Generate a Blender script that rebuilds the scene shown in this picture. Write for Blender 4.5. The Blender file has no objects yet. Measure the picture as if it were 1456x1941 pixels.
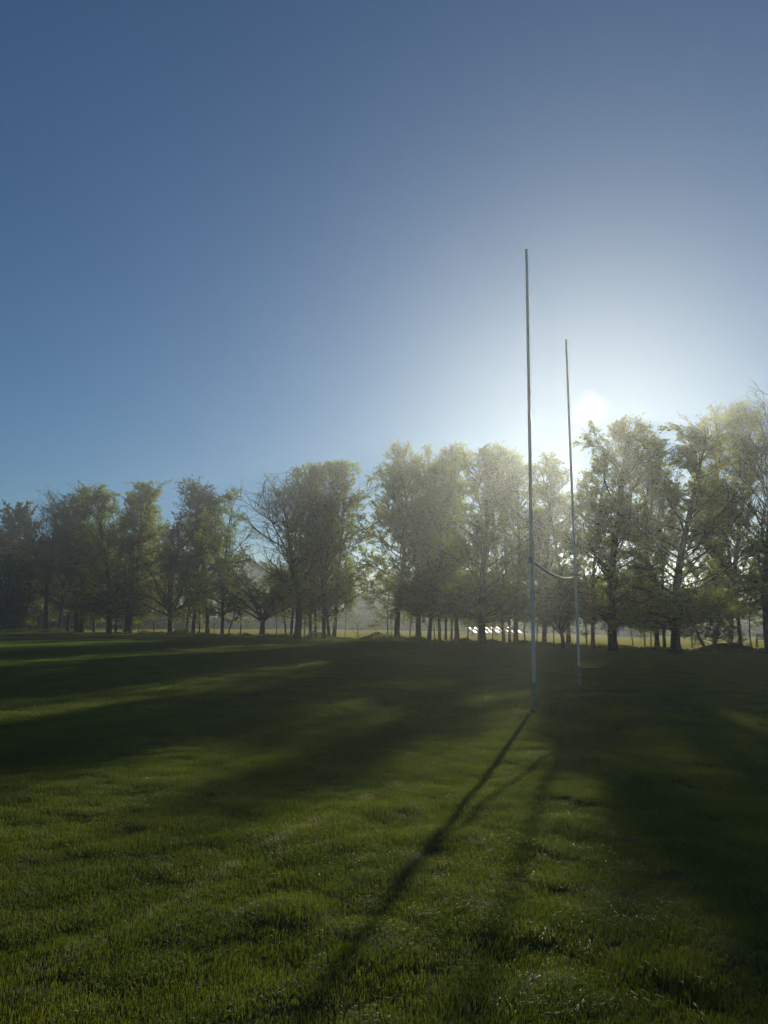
import bpy, math, random
import numpy as np
from mathutils import Matrix, Vector
PI = math.pi
S = bpy.context.scene
COL = S.collection

# ------------------------------------------------------------------ camera
PW, PH, F = 1456.0, 1941.0, 1400.0            # photograph size and focal length in its pixels
CAM_H, PITCH, ROLL = 1.6, math.radians(8.45), math.radians(0.43)
cd = bpy.data.cameras.new('camera'); cam = bpy.data.objects.new('camera', cd); COL.objects.link(cam)
cd.sensor_fit = 'VERTICAL'; cd.sensor_height = 36.0; cd.sensor_width = 27.0
cd.lens = 36.0 * F / PH; cd.clip_start = 0.05; cd.clip_end = 4000
RM = (Matrix.Rotation(PI/2 + PITCH, 4, 'X') @ Matrix.Rotation(ROLL, 4, 'Z'))
cam.matrix_world = Matrix.Translation((0, 0, CAM_H)) @ RM
S.camera = cam

def ray(px, py):
    v = Vector(((px - PW/2)/F, -(py - PH/2)/F, -1.0))
    return (RM.to_3x3() @ v).normalized()
def ground_pt(px, py):
    d = ray(px, py); t = -CAM_H / d.z
    return Vector((d.x*t, d.y*t, 0))
def at_depth(px, py, Y):
    d = ray(px, py); t = Y / d.y
    return Vector((d.x*t, Y, CAM_H + d.z*t))

# ------------------------------------------------------------------ world, sun, exposure
sd = ray(1120, 778)
SUN_EL = math.asin(sd.z); SUN_AZ = math.atan2(sd.x, sd.y)
w = bpy.data.worlds.new('World'); S.world = w; w.use_nodes = True
nt = w.node_tree; nt.nodes.clear(); N = nt.nodes; L = nt.links
sky = N.new('ShaderNodeTexSky'); sky.sky_type = 'NISHITA'; sky.sun_disc = False
sky.sun_elevation = SUN_EL; sky.sun_rotation = SUN_AZ
sky.altitude = 50; sky.air_density = 1.0; sky.dust_density = 0.0; sky.ozone_density = 3.5
SKY_STRENGTH = 0.054
bg = N.new('ShaderNodeBackground'); bg.inputs['Strength'].default_value = SKY_STRENGTH
tc = N.new('ShaderNodeTexCoord'); nm = N.new('ShaderNodeVectorMath'); nm.operation = 'NORMALIZE'
dp = N.new('ShaderNodeVectorMath'); dp.operation = 'DOT_PRODUCT'; dp.inputs[1].default_value = tuple(sd)
L.new(tc.outputs['Generated'], nm.inputs[0]); L.new(nm.outputs[0], dp.inputs[0])
ac = N.new('ShaderNodeMath'); ac.operation = 'ARCCOSINE'; L.new(dp.outputs['Value'], ac.inputs[0])
def lobe(width, amp, power=2.0):               # solar aureole of the sky around the sun's direction
    a = N.new('ShaderNodeMath'); a.operation = 'DIVIDE'; L.new(ac.outputs[0], a.inputs[0]); a.inputs[1].default_value = math.radians(width)
    b = N.new('ShaderNodeMath'); b.operation = 'POWER'; L.new(a.outputs[0], b.inputs[0]); b.inputs[1].default_value = power
    c = N.new('ShaderNodeMath'); c.operation = 'MULTIPLY'; L.new(b.outputs[0], c.inputs[0]); c.inputs[1].default_value = -1
    e = N.new('ShaderNodeMath'); e.operation = 'EXPONENT'; L.new(c.outputs[0], e.inputs[0])
    m = N.new('ShaderNodeMath'); m.operation = 'MULTIPLY'; L.new(e.outputs[0], m.inputs[0]); m.inputs[1].default_value = amp
    return m
l1 = lobe(0.72, 18.0, 2.0); l2 = lobe(3.0, 0.0, 1.0)
sm = N.new('ShaderNodeMath'); sm.operation = 'ADD'; L.new(l1.outputs[0], sm.inputs[0]); L.new(l2.outputs[0], sm.inputs[1])
cm = N.new('ShaderNodeMix'); cm.data_type = 'RGBA'; cm.blend_type = 'MULTIPLY'; cm.inputs[0].default_value = 1
cm.inputs[6].default_value = (1.0, 1.0, 0.97, 1)
cmb = N.new('ShaderNodeCombineColor')
for i in range(3): L.new(sm.outputs[0], cmb.inputs[i])
L.new(cmb.outputs[0], cm.inputs[7])
ad = N.new('ShaderNodeMix'); ad.data_type = 'RGBA'; ad.blend_type = 'ADD'; ad.inputs[0].default_value = 1; ad.clamp_result = False
tn = N.new('ShaderNodeMix'); tn.data_type = 'RGBA'; tn.blend_type = 'MULTIPLY'; tn.inputs[0].default_value = 1; tn.inputs[7].default_value = (0.74, 1.0, 1.14, 1)
L.new(sky.outputs[0], tn.inputs[6]); L.new(tn.outputs[2], ad.inputs[6]); L.new(cm.outputs[2], ad.inputs[7])
L.new(ad.outputs[2], bg.inputs['Color'])
wo = N.new('ShaderNodeOutputWorld'); L.new(bg.outputs[0], wo.inputs['Surface'])

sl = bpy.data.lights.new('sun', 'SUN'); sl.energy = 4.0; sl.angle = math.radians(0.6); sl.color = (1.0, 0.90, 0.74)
so = bpy.data.objects.new('sun', sl); COL.objects.link(so)
so.rotation_mode = 'QUATERNION'; so.rotation_quaternion = (-sd).to_track_quat('-Z', 'Y'); so.location = (0, 0, 30)

S.view_settings.view_transform = 'Standard'; S.view_settings.look = 'None'
S.view_settings.exposure = 0.0; S.view_settings.gamma = 1.0
HAZE_DENSITY, HAZE_G = 0.0017, 0.74
S.render.engine = 'CYCLES'
cy = S.cycles
cy.max_bounces = 5; cy.diffuse_bounces = 2; cy.glossy_bounces = 1; cy.transmission_bounces = 3
cy.transparent_max_bounces = 4; cy.volume_bounces = 0; cy.caustics_reflective = False; cy.caustics_refractive = False
cy.sample_clamp_indirect = 3.0; cy.use_denoising = True; cy.use_adaptive_sampling = False

# ------------------------------------------------------------------ helpers
def tag(o, label=None, cat=None, group=None, kind=None):
    if label: o['label'] = label
    if cat: o['category'] = cat
    if group: o['group'] = group
    if kind: o['kind'] = kind
    return o
def empty(name, loc=(0, 0, 0), rz=0.0):
    o = bpy.data.objects.new(name, None); COL.objects.link(o); o.location = loc; o.rotation_euler = (0, 0, rz)
    o.empty_display_size = 0.3
    return o
class MB:
    """collects numpy chunks of quads/tris and links them as one mesh object"""
    def __init__(s): s.v = []; s.q = []; s.n = 0; s.a = []
    def add(s, v, q, a=0.5):
        v = np.asarray(v, dtype=np.float64).reshape(-1, 3); q = np.asarray(q, dtype=np.int64)
        s.v.append(v); s.q.append(q + s.n); s.n += len(v)
        s.a.append(np.full(len(v), a) if np.isscalar(a) else np.asarray(a)); return s
    def box(s, c, d, rz=0.0, tilt=None):
        x, y, z = [k/2 for k in d]
        v = np.array([(-x,-y,-z),(x,-y,-z),(x,y,-z),(-x,y,-z),(-x,-y,z),(x,-y,z),(x,y,z),(-x,y,z)])
        m = Matrix.Rotation(rz, 3, 'Z')
        if tilt is not None: m = m @ tilt
        v = v @ np.array(m).T + np.array(c)
        return s.add(v, [(0,3,2,1),(4,5,6,7),(0,1,5,4),(1,2,6,5),(2,3,7,6),(3,0,4,7)])
    def tube(s, P, R, sides=6, cap=False):
        P = np.asarray(P, float); R = np.asarray(R, float); k = len(P)
        T = np.gradient(P, axis=0); T /= (np.linalg.norm(T, axis=1)[:, None] + 1e-9)
        up = np.array([0.0, 1.0, 0.0]) if abs(T[:, 2]).mean() > 0.8 else np.array([0, 0, 1.0])
        U = np.cross(T, up); U /= (np.linalg.norm(U, axis=1)[:, None] + 1e-9); V = np.cross(T, U)
        an = np.arange(sides) * 2*PI/sides
        v = P[:, None, :] + R[:, None, None]*(np.cos(an)[None, :, None]*U[:, None, :] + np.sin(an)[None, :, None]*V[:, None, :])
        i = np.arange(sides); j = (i+1) % sides
        q = np.concatenate([np.stack([r*sides+i, r*sides+j, (r+1)*sides+j, (r+1)*sides+i], 1) for r in range(k-1)])
        s.add(v.reshape(-1, 3), q)
        if cap:
            for r in (0, k-1):
                ctr = len(s.v)
                vv = np.concatenate([v[r], P[r][None]]); s.add(vv, np.stack([i, j, np.full(sides, sides), np.full(sides, sides)], 1))
        return s
    def mesh(s, name, mat, smooth=False):
        v = np.concatenate(s.v); q = np.concatenate(s.q); a = np.concatenate(s.a)
        me = bpy.data.meshes.new(name)
        tri = q[:, 2] == q[:, 3]
        cnt = np.where(tri, 3, 4)
        me.vertices.add(len(v)); me.vertices.foreach_set('co', v.astype(np.float32).ravel())
        keep = np.ones(q.shape, bool); keep[tri, 3] = False
        loops = q[keep]
        me.loops.add(len(loops)); me.loops.foreach_set('vertex_index', loops.astype(np.int32))
        me.polygons.add(len(q)); st = np.concatenate([[0], np.cumsum(cnt)[:-1]])
        me.polygons.foreach_set('loop_start', st.astype(np.int32))
        if smooth: me.polygons.foreach_set('use_smooth', np.ones(len(q), bool))
        at = me.attributes.new('vary', 'FLOAT', 'POINT'); at.data.foreach_set('value', a.astype(np.float32))
        me.update(calc_edges=True); me.materials.append(mat)
        return me
    def build(s, name, mat, parent=None, smooth=False):
        o = bpy.data.objects.new(name, s.mesh(name, mat, smooth)); COL.objects.link(o)
        if parent: o.parent = parent
        return o

def mat(name, col=(.5, .5, .5), rough=0.7, vary=None, noise=None, transl=0.0, tcol=None, spec=0.3, bump=None, attr=False, metal=0.0):
    m = bpy.data.materials.new(name); m.use_nodes = True; t = m.node_tree; t.nodes.clear(); n = t.nodes; l = t.links
    out = n.new('ShaderNodeOutputMaterial'); p = n.new('ShaderNodeBsdfPrincipled')
    p.inputs['Roughness'].default_value = rough; p.inputs['Specular IOR Level'].default_value = spec; p.inputs['Metallic'].default_value = metal
    src = None
    if vary:
        rmp = n.new('ShaderNodeValToRGB'); rmp.color_ramp.elements[0].color = (*vary[0], 1); rmp.color_ramp.elements[1].color = (*vary[1], 1)
        if attr:
            a = n.new('ShaderNodeAttribute'); a.attribute_name = 'vary'
            nz = n.new('ShaderNodeTexNoise'); nz.inputs['Scale'].default_value = noise or 0.5
            g = n.new('ShaderNodeNewGeometry'); l.new(g.outputs['Position'], nz.inputs['Vector'])
            ob = n.new('ShaderNodeObjectInfo')
            s1 = n.new('ShaderNodeMath'); s1.operation = 'MULTIPLY_ADD'; l.new(nz.outputs['Fac'], s1.inputs[0]); s1.inputs[1].default_value = 0.8
            s0 = n.new('ShaderNodeMath'); s0.operation = 'MULTIPLY_ADD'; l.new(a.outputs['Fac'], s0.inputs[0]); s0.inputs[1].default_value = 0.6
            s0.inputs[2].default_value = -0.35
            l.new(s0.outputs[0], s1.inputs[2])
            s2 = n.new('ShaderNodeMath'); s2.operation = 'MULTIPLY_ADD'; l.new(ob.outputs['Random'], s2.inputs[0]); s2.inputs[1].default_value = 0.3
            l.new(s1.outputs[0], s2.inputs[2]); l.new(s2.outputs[0], rmp.inputs[0])
        else:
            nz = n.new('ShaderNodeTexNoise'); nz.inputs['Scale'].default_value = noise or 3; nz.inputs['Detail'].default_value = 6
            g = n.new('ShaderNodeTexCoord'); l.new(g.outputs['Object'], nz.inputs['Vector']); l.new(nz.outputs['Fac'], rmp.inputs[0])
            rmp.color_ramp.elements[0].position = 0.35; rmp.color_ramp.elements[1].position = 0.65
        src = rmp.outputs[0]; l.new(src, p.inputs['Base Color'])
    else:
        p.inputs['Base Color'].default_value = (*col, 1)
    if bump:
        nb = n.new('ShaderNodeTexNoise'); nb.inputs['Scale'].default_value = bump[0]; nb.inputs['Detail'].default_value = 8
        g = n.new('ShaderNodeTexCoord'); l.new(g.outputs['Object'], nb.inputs['Vector'])
        b = n.new('ShaderNodeBump'); b.inputs['Strength'].default_value = bump[1]; b.inputs['Distance'].default_value = bump[2]
        l.new(nb.outputs['Fac'], b.inputs['Height']); l.new(b.outputs[0], p.inputs['Normal'])
    if transl > 0:
        tr = n.new('ShaderNodeBsdfTranslucent'); mx = n.new('ShaderNodeMixShader'); mx.inputs[0].default_value = transl
        if tcol and src:
            h = n.new('ShaderNodeMix'); h.data_type = 'RGBA'; h.blend_type = 'MULTIPLY'; h.inputs[0].default_value = 1
            l.new(src, h.inputs[6]); h.inputs[7].default_value = (*tcol, 1); l.new(h.outputs[2], tr.inputs['Color'])
        else: tr.inputs['Color'].default_value = (*(tcol or col), 1)
        l.new(p.outputs[0], mx.inputs[1]); l.new(tr.outputs[0], mx.inputs[2]); l.new(mx.outputs[0], out.inputs['Surface'])
    else: l.new(p.outputs[0], out.inputs['Surface'])
    return m

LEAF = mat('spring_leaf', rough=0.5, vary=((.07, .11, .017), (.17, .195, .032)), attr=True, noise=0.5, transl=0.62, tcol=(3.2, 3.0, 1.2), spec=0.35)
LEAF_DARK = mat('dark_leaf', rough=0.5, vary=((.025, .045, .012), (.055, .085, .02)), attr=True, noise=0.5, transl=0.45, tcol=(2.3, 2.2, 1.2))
LEAF_RED = mat('reddish_bud', rough=0.6, vary=((.05, .028, .018), (.10, .06, .03)), attr=True, noise=0.5, transl=0.35, tcol=(1.3, 1.1, 1.0))
BARK = mat('bark', rough=0.9, vary=((.03, .026, .02), (.09, .08, .062)), noise=5, bump=(14, 0.6, 0.03), spec=0.2)
HEDGE = mat('hedge_leaf', rough=0.6, vary=((.02, .035, .012), (.045, .07, .02)), attr=True, noise=0.4, transl=0.25, tcol=(1.3, 1.3, 1.0))
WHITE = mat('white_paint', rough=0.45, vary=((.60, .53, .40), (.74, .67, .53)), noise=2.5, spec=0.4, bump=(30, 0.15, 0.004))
METAL = mat('dull_metal', rough=0.55, vary=((.16, .17, .17), (.30, .31, .31)), noise=8, spec=0.4)
FOAM = mat('dark_sleeve', rough=0.8, vary=((.20, .22, .17), (.30, .32, .26)), noise=10, spec=0.2)
PAINTED = mat('gloss_white_sheet', rough=0.28, vary=((.70, .71, .72), (.82, .82, .82)), noise=2, spec=0.7, transl=0.3, tcol=(1, 1, 1))
WOOD = mat('weathered_wood', rough=0.8, vary=((.06, .05, .038), (.14, .11, .08)), noise=6)
WALLM = mat('grey_render', rough=0.85, vary=((.07, .075, .08), (.12, .125, .13)), noise=1.5)
ROOFM = mat('pale_roof', rough=0.6, vary=((.30, .32, .35), (.42, .44, .47)), noise=1.0)
GLASS = mat('window_glass', col=(.25, .30, .36), rough=0.08, spec=1.0)
BLUE = mat('pale_blue_panel', rough=0.5, vary=((.22, .32, .42), (.30, .40, .50)), noise=2)
SHED = mat('dark_boards', rough=0.8, vary=((.03, .035, .04), (.06, .065, .07)), noise=4)

# ------------------------------------------------------------------ ground
def vnoise(x, y, s, seed):
    r = np.random.default_rng(seed); tb = r.uniform(0, 1, (256, 256)); x = np.asarray(x, float)*s; y = np.asarray(y, float)*s
    xi = np.floor(x).astype(int); yi = np.floor(y).astype(int); fx = x-xi; fy = y-yi; fx = fx*fx*(3-2*fx); fy = fy*fy*(3-2*fy)
    g_ = lambda i, j: tb[(xi+i) % 256, (yi+j) % 256]
    return (g_(0,0)*(1-fx)+g_(1,0)*fx)*(1-fy) + (g_(0,1)*(1-fx)+g_(1,1)*fx)*fy
def hgt(x, y):
    near = np.clip(1.3 - np.hypot(x, y)/22, 0, 1)
    a = (vnoise(x, y, 2.1, 101)-.5)*.05 + (vnoise(x, y, 4.9, 102)-.5)*.036
    b = 0.035*np.sin(0.35*x + 0.2*y) * np.sin(0.28*y - 0.1*x + 1) + (vnoise(x, y, .7, 103)-.5)*.035
    return a*near + b*np.clip(1.5 - np.hypot(x, y)/120, 0, 1)
def spaced():
    a = [0.0]; st = 0.10
    while a[-1] < 900:
        a.append(a[-1] + st)
        if a[-1] > 12: st *= 1.045
    return np.array(a)
ya = spaced(); xs = np.concatenate([-ya[::-1][:-1], ya]); ys = np.concatenate([[-900, -300, -80, -20, -6, -3, -1.5], ya[1:] - 0.9])
X, Y = np.meshgrid(xs, ys); Z = hgt(X, Y) - 0.012
nx_, ny_ = len(xs), len(ys)
gi = np.arange(nx_*ny_).reshape(ny_, nx_)
gq = np.stack([gi[:-1, :-1], gi[:-1, 1:], gi[1:, 1:], gi[1:, :-1]], -1).reshape(-1, 4)
GROUND = mat('turf_soil', rough=0.9, vary=((.012, .018, .006), (.035, .05, .012)), noise=1.5, spec=0.15, bump=(9, 0.7, 0.05))
g = MB(); g.add(np.stack([X, Y, Z], -1).reshape(-1, 3), gq); tag(g.build('ground', GROUND, smooth=True), kind='structure')

# ------------------------------------------------------------------ grass (one stuff object, blade tufts instanced on points)
def blade_tuft(name, rad, n, h0, h1, w0, w1, seed, m):
    r = np.random.default_rng(seed)
    a = r.uniform(0, 2*PI, n); d = rad*np.sqrt(r.uniform(0, 1, n)); x = d*np.cos(a); y = d*np.sin(a)
    h = r.uniform(h0, h1, n) * (1 - 0.35*(d/rad)**2); wd = r.uniform(w0, w1, n)
    yaw = r.uniform(0, 2*PI, n); la = r.uniform(0, 2*PI, n); lean = np.abs(r.normal(0, 0.6, n)).clip(0, 1.5)
    side = np.stack([np.cos(yaw), np.sin(yaw), 0*yaw], -1); ld = np.stack([np.cos(la), np.sin(la), 0*la], -1)
    b = np.stack([x, y, -0.012 + 0*x], -1); up = np.array([0, 0, 1.0])
    mid = b + (h*0.55)[:, None]*up + (h*0.3*lean)[:, None]*ld
    bias = np.array([math.cos(seed*2.2), math.sin(seed*2.2), 0])*.6*(seed < 10); ld = ld*(1 - .6*(seed < 10)) + bias
    tip = b + (h*(1-0.35*lean))[:, None]*up + (h*0.95*lean)[:, None]*ld
    v = np.stack([b - side*wd[:, None]/2, b + side*wd[:, None]/2, mid + side*wd[:, None]*0.42, mid - side*wd[:, None]*0.42, tip], 1)
    i = np.arange(n)*5
    q = np.concatenate([np.stack([i, i+1, i+2, i+3], 1), np.stack([i+3, i+2, i+4, i+4], 1)])
    mb = MB(); mb.add(v.reshape(-1, 3), q, np.repeat(r.uniform(0, 1, n), 5))
    return bpy.data.objects.new(name, mb.mesh(name, m))

GP = [ground_pt(1013, 1345), ground_pt(1099, 1300)]          # the two goal posts' feet
def grass_material(nm='grass_blade', c0=(.030, .062, .009, 1), c1=(.065, .105, .012, 1), c2=(.13, .155, .02, 1)):
    m = bpy.data.materials.new(nm); m.use_nodes = True; t = m.node_tree; t.nodes.clear(); n = t.nodes; l = t.links
    out = n.new('ShaderNodeOutputMaterial')
    a = n.new('ShaderNodeAttribute'); a.attribute_name = 'vary'
    geo = n.new('ShaderNodeNewGeometry')
    nz = n.new('ShaderNodeTexNoise'); nz.inputs['Scale'].default_value = 1.1; nz.inputs['Detail'].default_value = 4; l.new(geo.outputs['Position'], nz.inputs['Vector'])
    r = n.new('ShaderNodeValToRGB'); e = r.color_ramp.elements
    e[0].color = c0; e[1].color = c2; k = e.new(0.5); k.color = c1
    s = n.new('ShaderNodeMath'); s.operation = 'MULTIPLY_ADD'; l.new(nz.outputs['Fac'], s.inputs[0]); s.inputs[1].default_value = 1.1
    s0 = n.new('ShaderNodeMath'); s0.operation = 'MULTIPLY_ADD'; l.new(a.outputs['Fac'], s0.inputs[0]); s0.inputs[1].default_value = 0.5; s0.inputs[2].default_value = -0.3
    l.new(s0.outputs[0], s.inputs[2]); l.new(s.outputs[0], r.inputs[0])
    # worn white goal line: distance from the line through the posts' feet, broken up by noise
    d = (GP[1]-GP[0]).normalized(); nrm = Vector((d.y, -d.x, 0)); off = GP[0].dot(nrm)
    dt = n.new('ShaderNodeVectorMath'); dt.operation = 'DOT_PRODUCT'; l.new(geo.outputs['Position'], dt.inputs[0]); dt.inputs[1].default_value = tuple(nrm)
    su = n.new('ShaderNodeMath'); su.operation = 'SUBTRACT'; l.new(dt.outputs['Value'], su.inputs[0]); su.inputs[1].default_value = off
    ab = n.new('ShaderNodeMath'); ab.operation = 'ABSOLUTE'; l.new(su.outputs[0], ab.inputs[0])
    mr = n.new('ShaderNodeMapRange'); l.new(ab.outputs[0], mr.inputs[0]); mr.inputs[1].default_value = 0.10; mr.inputs[2].default_value = 0.03; mr.inputs[3].default_value = 0; mr.inputs[4].default_value = 1
    n2 = n.new('ShaderNodeTexNoise'); n2.inputs['Scale'].default_value = 2.2; n2.inputs['Detail'].default_value = 5; l.new(geo.outputs['Position'], n2.inputs['Vector'])
    m2 = n.new('ShaderNodeMapRange'); l.new(n2.outputs['Fac'], m2.inputs[0]); m2.inputs[1].default_value = 0.46; m2.inputs[2].default_value = 0.85
    mu = n.new('ShaderNodeMath'); mu.operation = 'MULTIPLY'; l.new(mr.outputs[0], mu.inputs[0]); l.new(m2.outputs[0], mu.inputs[1])
    sx = n.new('ShaderNodeSeparateXYZ'); l.new(geo.outputs['Position'], sx.inputs[0])
    wy = n.new('ShaderNodeMapRange'); l.new(sx.outputs['Y'], wy.inputs[0]); wy.inputs[1].default_value = 9.0; wy.inputs[2].default_value = 5.8; wy.inputs[3].default_value = .12; wy.inputs[4].default_value = 1
    mw = n.new('ShaderNodeMath'); mw.operation = 'MULTIPLY'; l.new(mu.outputs[0], mw.inputs[0]); l.new(wy.outputs[0], mw.inputs[1]); mu = mw
    mx = n.new('ShaderNodeMix'); mx.data_type = 'RGBA'; l.new(mu.outputs[0], mx.inputs[0]); l.new(r.outputs[0], mx.inputs[6]); mx.inputs[7].default_value = (.24, .26, .22, 1)
    p = n.new('ShaderNodeBsdfPrincipled'); l.new(mx.outputs[2], p.inputs['Base Color']); p.inputs['Specular IOR Level'].default_value = 0.45
    rr = n.new('ShaderNodeMapRange'); l.new(a.outputs['Fac'], rr.inputs[0]); rr.inputs[1].default_value = 0.9; rr.inputs[2].default_value = 1.0; rr.inputs[3].default_value = 0.5; rr.inputs[4].default_value = 0.26
    l.new(rr.outputs[0], p.inputs['Roughness'])
    tr = n.new('ShaderNodeBsdfTranslucent')
    h = n.new('ShaderNodeMix'); h.data_type = 'RGBA'; h.blend_type = 'MULTIPLY'; h.inputs[0].default_value = 1; l.new(mx.outputs[2], h.inputs[6]); h.inputs[7].default_value = (2.25, 1.95, 1.2, 1)
    l.new(h.outputs[2], tr.inputs['Color'])
    ms = n.new('ShaderNodeMixShader'); ms.inputs[0].default_value = 0.5; l.new(p.outputs[0], ms.inputs[1]); l.new(tr.outputs[0], ms.inputs[2]); l.new(ms.outputs[0], out.inputs['Surface'])
    return m
GRASS = grass_material(); OUTFIELD_SUNLIT = grass_material('sunlit_mown_blade', (.12, .145, .025, 1), (.17, .185, .035, 1), (.22, .22, .055, 1))  # mown far strip: sunlit brightness put into a lighter, yellower blade colour
tufts = bpy.data.collections.new('blade_tufts')
for k in range(4): tufts.objects.link(blade_tuft('tuft_a%d' % k, 0.115, 330, .016, .050, .0015, .0028, k, GRASS))
for k in range(3): tufts.objects.link(blade_tuft('tuft_b%d' % k, 0.50, 1300, .03, .07, .005, .009, 10+k, GRASS))
for k in range(3): tufts.objects.link(blade_tuft('tuft_c%d' % k, 1.50, 2200, .05, .09, .018, .03, 20+k, GRASS))
for k in range(2): tufts.objects.link(blade_tuft('tuft_d%d' % k, 1.50, 3600, .03, .06, .018, .03, 30+k, OUTFIELD_SUNLIT))
def scatter(y0, y1, cell, margin, seed):
    r = np.random.default_rng(seed); pts = []
    for y in np.arange(y0, y1, cell):
        hw = 0.56*y + margin
        x = np.arange(-hw, hw, cell); pts.append(np.stack([x, np.full(len(x), y)], -1))
    p = np.concatenate(pts); p += r.uniform(-.5, .5, p.shape)*cell
    return p
P1 = scatter(1.6, 13, 0.112, 1.2, 1); P2 = scatter(12.7, 42, 0.55, 3, 2); P3 = scatter(41, 152, 1.35, 10, 3)
PP = np.concatenate([P1, P2, P3]); kind = np.concatenate([np.zeros(len(P1)), np.ones(len(P2)), np.full(len(P3), 2)]).astype(int)
rg = np.random.default_rng(7)
nA = vnoise(PP[:, 0], PP[:, 1], 3.6, 1); nB = vnoise(PP[:, 0]+50, PP[:, 1], 0.8, 2)
nC = vnoise(PP[:, 0]+9, PP[:, 1], 9.0, 5)
sc = 0.16 + 0.75*nA + 0.45*nB + 0.55*nC
sc = np.where(kind == 0, sc, 0.8 + 0.35*nB)
sc = np.where((kind == 0) & (nA < 0.17), 0.5, sc)
idx = np.where(kind == 0, rg.integers(0, 4, len(PP)), np.where(kind == 1, rg.integers(4, 7, len(PP)), rg.integers(7, 10, len(PP))))
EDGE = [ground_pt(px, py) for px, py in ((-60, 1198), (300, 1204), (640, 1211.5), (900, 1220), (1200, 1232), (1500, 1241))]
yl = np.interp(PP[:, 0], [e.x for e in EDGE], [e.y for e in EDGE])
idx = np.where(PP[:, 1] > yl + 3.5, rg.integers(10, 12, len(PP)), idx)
gm = bpy.data.meshes.new('grass'); gm.vertices.add(len(PP))
gm.vertices.foreach_set('co', np.stack([PP[:, 0], PP[:, 1], hgt(PP[:, 0], PP[:, 1])], -1).astype(np.float32).ravel())
def setattr_(nm_, ty, data, key='value'):
    a = gm.attributes.new(nm_, ty, 'POINT'); a.data.foreach_set(key, data)
setattr_('rz', 'FLOAT_VECTOR', np.stack([0*sc, 0*sc, rg.uniform(0, 2*PI, len(PP))], -1).astype(np.float32).ravel(), 'vector')
setattr_('sc', 'FLOAT_VECTOR', np.stack([0.85+0.2*sc, 0.85+0.2*sc, sc], -1).astype(np.float32).ravel(), 'vector')
setattr_('idx', 'INT', idx.astype(np.int32))
gm.materials.append(GRASS)
grass = bpy.data.objects.new('grass', gm); COL.objects.link(grass); tag(grass, 'short tufted green grass covering the playing field', 'grass', kind='stuff')
ng = bpy.data.node_groups.new('grass_tufts', 'GeometryNodeTree')
ng.interface.new_socket('Geometry', in_out='INPUT', socket_type='NodeSocketGeometry'); ng.interface.new_socket('Geometry', in_out='OUTPUT', socket_type='NodeSocketGeometry')
gin = ng.nodes.new('NodeGroupInput'); gout = ng.nodes.new('NodeGroupOutput')
ci = ng.nodes.new('GeometryNodeCollectionInfo'); ci.inputs['Collection'].default_value = tufts; ci.inputs['Separate Children'].default_value = True; ci.inputs['Reset Children'].default_value = True
ip = ng.nodes.new('GeometryNodeInstanceOnPoints'); ip.inputs['Pick Instance'].default_value = True
def named(nm_, ty):
    a = ng.nodes.new('GeometryNodeInputNamedAttribute'); a.data_type = ty; a.inputs['Name'].default_value = nm_; return a
ra = named('rz', 'FLOAT_VECTOR'); sa = named('sc', 'FLOAT_VECTOR'); ia = named('idx', 'INT')
e2r = ng.nodes.new('FunctionNodeEulerToRotation')
ng.links.new(gin.outputs[0], ip.inputs['Points']); ng.links.new(ci.outputs[0], ip.inputs['Instance'])
ng.links.new(ia.outputs['Attribute'], ip.inputs['Instance Index'])
ng.links.new(ra.outputs['Attribute'], e2r.inputs[0]); ng.links.new(e2r.outputs[0], ip.inputs['Rotation']); ng.links.new(sa.outputs['Attribute'], ip.inputs['Scale'])
ng.links.new(ip.outputs[0], gout.inputs[0])
md = grass.modifiers.new('grass_tufts', 'NODES'); md.node_group = ng

# ------------------------------------------------------------------ trees
def unit(v): return v / (np.linalg.norm(v) + 1e-9)
def grow(r, p, d, length, n, wander, lift):
    """a curved branch path: starts at p along d, bends by random wander and towards the sky by lift"""
    P = [p]; st = length/n
    for _ in range(n):
        d = unit(d + r.normal(0, wander, 3) + np.array([0, 0, lift])); P.append(P[-1] + d*st)
    return np.array(P), d
def leaf_quads(r, C, size, droop=0.0):
    n = len(C); nr = r.normal(0, 1, (n, 3)) + np.array([0, 0, 0.4]); nr /= np.linalg.norm(nr, axis=1)[:, None]
    u = np.cross(nr, r.normal(0, 1, (n, 3))); u /= np.linalg.norm(u, axis=1)[:, None] + 1e-9; v = np.cross(nr, u)
    s_ = (size*r.uniform(.6, 1.3, n))[:, None]
    V = np.stack([C - u*s_*.55, C + v*s_*.32 - nr*s_*.08, C + u*s_*.55, C - v*s_*.32 - nr*s_*.08], 1)
    i = np.arange(n)*4
    return V.reshape(-1, 3), np.stack([i, i+1, i+2, i+3], 1), np.repeat(r.uniform(0, 1, n), 4)

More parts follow.
